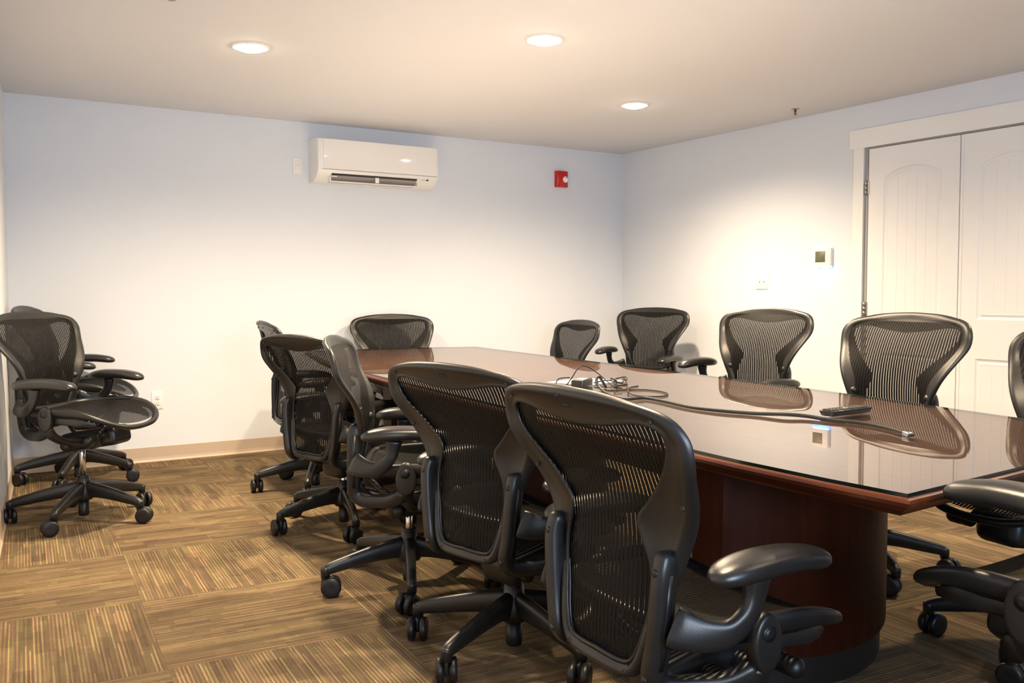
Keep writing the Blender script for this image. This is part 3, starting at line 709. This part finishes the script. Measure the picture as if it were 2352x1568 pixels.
            rg = []
            for k in range(20):
                an = 2 * PI * k / 20; c, g = math.cos(an), math.sin(an); pw = 2 / 2.5
                rg.append((cx + w_ / 2 * math.copysign(abs(c) ** pw, c), y, cz + h_ / 2 * math.copysign(abs(g) ** pw, g) * (1.0 if g > 0 else 0.8)))
            rings.append(rg)
        m.loft(rings); m.build('arm_pad', M_PAD, arm)
        # pivot knuckle and the curved link to the tilt box
        M = TR(s_ * 0.266, 0.006, 0.402); m = MB(); rg = []
        for xx, sc in ((-0.016, 0.9), (-0.012, 1.0), (0.012, 1.0), (0.016, 0.94), (0.017, 0.80)):
            rg.append([(xx * s_, sc * 0.037 * math.cos(2 * PI * k / 24) , sc * (0.060 * math.sin(2 * PI * k / 24))) for k in range(24)])
        m.loft(rg, M=M)
        m.sweep(smoothpath([(s_ * 0.262, 0.006, 0.355), (s_ * 0.235, 0.015, 0.315), (s_ * 0.16, 0.03, 0.276), (s_ * 0.06, 0.04, 0.268)], 4), (0.055, 0.034), 12, (0, 1, 0), 2.6)
        kn = m.build('seat_pivot', M_PLASTIC, root)
        m = MB(); m.lathe([(0.017, 0), (0.017, 0.002), (0.012, 0.001), (0.010, 0.004), (0.004, 0.005), (0.001, 0.004)], 18, 0, TR(s_ * 0.283, 0.004, 0.424) @ RY(s_ * PI / 2)); m.build('pivot_cap', M_DARK, kn)
        m = MB(); m.sweep(smoothpath([(s_ * 0.244, -0.01, 0.400), (s_ * 0.250, 0.07, 0.396), (s_ * 0.246, 0.16, 0.386), (s_ * 0.205, 0.235, 0.366)], 4), [(0.018, 0.045)] * 9 + [(0.018, 0.035)] * 2 + [(0.016, 0.022)] * 2, 10, (1, 0, 0), 3); m.build('side_rail', M_PLASTIC, kn)
    # --- tilt mechanism
    m = MB(); m.rbox((0, 0, 0), (0.150, 0.320, 0.092), 0.030, 4, 0, TR(0, 0.075, 0.274) @ RX(0.17))
    m.lathe([(0.001, -0.125), (0.026, -0.125), (0.030, -0.118), (0.030, 0.118), (0.026, 0.125), (0.001, 0.125)], 20, 0, TR(0, 0.130, 0.268) @ RY(PI / 2))
    m.lathe([(0.001, -0.10), (0.020, -0.10), (0.022, -0.095), (0.022, 0.095), (0.020, 0.10), (0.001, 0.10)], 16, 0, TR(0, -0.03, 0.243) @ RY(PI / 2))
    m.lathe([(0.022, 0.232), (0.032, 0.236), (0.036, 0.28)], 18)
    for s_ in (1, -1):
        m.sweep(smoothpath([(s_ * 0.06, 0.0, 0.250), (s_ * 0.085, -0.09, 0.275), (s_ * 0.11, -0.15, 0.32), (s_ * 0.12, -0.175, 0.352)], 4), (0.022, 0.022), 10, (1, 0, 0), 2.4)
    tm = m.build('tilt_mechanism', M_PLASTIC, root)
    m = MB(); m.sweep(smoothpath([(0.07, 0.17, 0.335), (0.11, 0.172, 0.318), (0.13, 0.172, 0.296)], 3), (0.026, 0.022), 10, (0, 1, 0), 3)
    m.lathe([(0.018, -0.012), (0.022, -0.006), (0.022, 0.018), (0.019, 0.022), (0.019, 0.026), (0.022, 0.030), (0.022, 0.066), (0.016, 0.076), (0.001, 0.079)], 18, 0, TR(0.135, 0.172, 0.290) @ RY(PI / 2)); m.build('tension_knob', M_DARK, tm)
    m = MB(); m.sweep(smoothpath([(-0.06, -0.02, 0.29), (-0.12, -0.03, 0.285), (-0.165, -0.035, 0.282)], 3), (0.010, 0.010), 8); m.rbox((-0.185, -0.037, 0.281), (0.050, 0.030, 0.022), 0.009, 3); m.build('height_lever', M_DARK, tm)
    m = MB(); m.lathe([(0.001, 0.055), (0.0135, 0.055), (0.0135, 0.29), (0.001, 0.29)], 20); m.build('gas_cylinder', M_CHROME, root)
    # --- five-star base
    m = MB(); m.lathe([(0.001, 0.222), (0.022, 0.222), (0.026, 0.219), (0.026, 0.212), (0.030, 0.209), (0.035, 0.178), (0.047, 0.148), (0.050, 0.118), (0.043, 0.100), (0.030, 0.095), (0.001, 0.095)], 30)
    m.lathe([(0.014, 0.221), (0.0275, 0.222), (0.0275, 0.214), (0.0285, 0.206)], 24, 1)
    hub = m.build('base_hub', [M_PLASTIC, M_DARK], root)
    m = MB(); m.lathe([(0.001, 0.097), (0.0255, 0.097), (0.0255, 0.026), (0.023, 0.019), (0.001, 0.019)], 24)
    m.build('cylinder_sleeve', M_DARK, hub)
    for k in range(5):
        m = MB(); P = smoothpath([(0, 0.025, 0.150), (0, 0.09, 0.146), (0, 0.17, 0.134), (0, 0.25, 0.118), (0, 0.31, 0.105), (0, 0.328, 0.098)], 3)
        N_ = len(P); D = [(0.046 - 0.014 * i / (N_ - 1), 0.086 - 0.050 * (i / (N_ - 1)) ** 0.7) for i in range(N_)]
        m.sweep(P, D, 14, (1, 0, 0), 2.6, round_ends=0.014)
        m.lathe([(0.001, 0.112), (0.016, 0.112), (0.0185, 0.104), (0.017, 0.072), (0.001, 0.070)], 16, 0, TR(0, 0.328, 0))
        leg = m.build('base_leg', M_PLASTIC, root, rz=2 * PI * k / 5)
        m = MB()
        for s_ in (-1, 1):
            m.lathe([(0.001, -0.012), (0.031, -0.012), (0.0365, -0.009), (0.038, 0.0), (0.0365, 0.009), (0.028, 0.012), (0.010, 0.0105), (0.001, 0.0105)], 28, 0, TR(s_ * 0.0195, 0.020, 0.038) @ RY(PI / 2 * s_))
        m.rbox((0, 0.010, 0.052), (0.014, 0.050, 0.048), 0.006, 2)
        m.lathe([(0.001, 0.085), (0.008, 0.085), (0.008, 0.05), (0.001, 0.05)], 10)
        m.build('caster', M_DARK, leg, loc=(0, 0.328, 0))
    return root
UPPER = {'back_frame', 'back_mesh', 'seat_frame', 'seat_mesh', 'back_upright', 'armrest', 'seat_pivot', 'tilt_mechanism', 'gas_cylinder'}
proto = build_chair()
GROUP = 'black mesh-back swivel chairs'
def pose(root, x, y, th, lift, base, label, arm=(0.0, 0.0), grp=GROUP):
    root.location = (x, y, 0); root.rotation_euler = (0, 0, -math.radians(th)); rng = random.Random(int(x * 1000))
    arms = sorted([c for c in root.children if c.name.startswith('armrest')], key=lambda c: c.name)
    for c, da in zip(arms, arm): c['da'] = da
    for c in root.children:
        k = c.name.split('.')[0]
        if k in UPPER: c.location.z = lift
        if k == 'armrest': c.location.z = lift + c['da']; del c['da']
        if k == 'base_leg':
            c.rotation_euler.z += math.radians(base + th)
            for g in c.children: g.rotation_euler.z = rng.uniform(0, 2 * PI)
    tag(root, label, 'chair', grp)
def copy_tree(o, parent=None):
    c = o.copy(); COL.objects.link(c)
    if parent: c.parent = parent
    for ch in o.children: copy_tree(ch, c)
    return c
CH = [
    (1.354, 1.509, 91.7, 0.032, -10, 'nearest black mesh swivel chair, back to the viewer, largest in the photo'),
    (1.494, 2.403, 78, 0.021, -32, 'second nearest mesh swivel chair on the left side, back to the viewer'),
    (1.496, 3.170, 118.6, 0.062, -60, 'swivel chair seen side-on, third from the front on the left table side'),
    (1.620, 4.168, 72.6, 0.036, -48, 'swivel chair with its back to the viewer, fourth on the left table side'),
    (1.797, 5.063, 97, 0.072, -63, 'swivel chair mostly hidden, last on the left table side'),
    (2.82, 6.08, 188, 0.070, 0, 'swivel chair at the far head of the table under the air conditioner'),
    (3.677, 5.450, -84, 0.030, 0, 'swivel chair nearest the far room corner, only its upper back showing over the table'),
    (4.60, 5.55, -112, 0.109, 0, 'swivel chair between the corner chair and the one below the light switch', (0.0, -0.05)),
    (3.73, 3.646, -95, 0.135, 0, 'swivel chair below the light switch with its armrest pointing left', (0.025, -0.06)),
    (3.114, 2.375, -84, 0.138, -64, 'swivel chair facing the viewer in front of the closet doors', (-0.06, -0.06)),
    (2.87, 1.50, -82, 0.120, -43, 'swivel chair cut by the right photo edge, in front of the doors'),
    (1.885, 0.847, 5, 0.150, 10, 'swivel chair at the near table end, only its armrest and seat showing', (0.04, 0.04)),
    (0.562, 4.985, 132, 0.135, -65, 'nearer swivel chair of the pair against the left wall'),
    (0.66, 6.05, 109, 0.154, -58, 'swivel chair half hidden behind another in the far left corner'),
]
roots = [proto] + [copy_tree(proto) for _ in CH[1:]]
for r_, a in zip(roots, CH): pose(r_, *a)
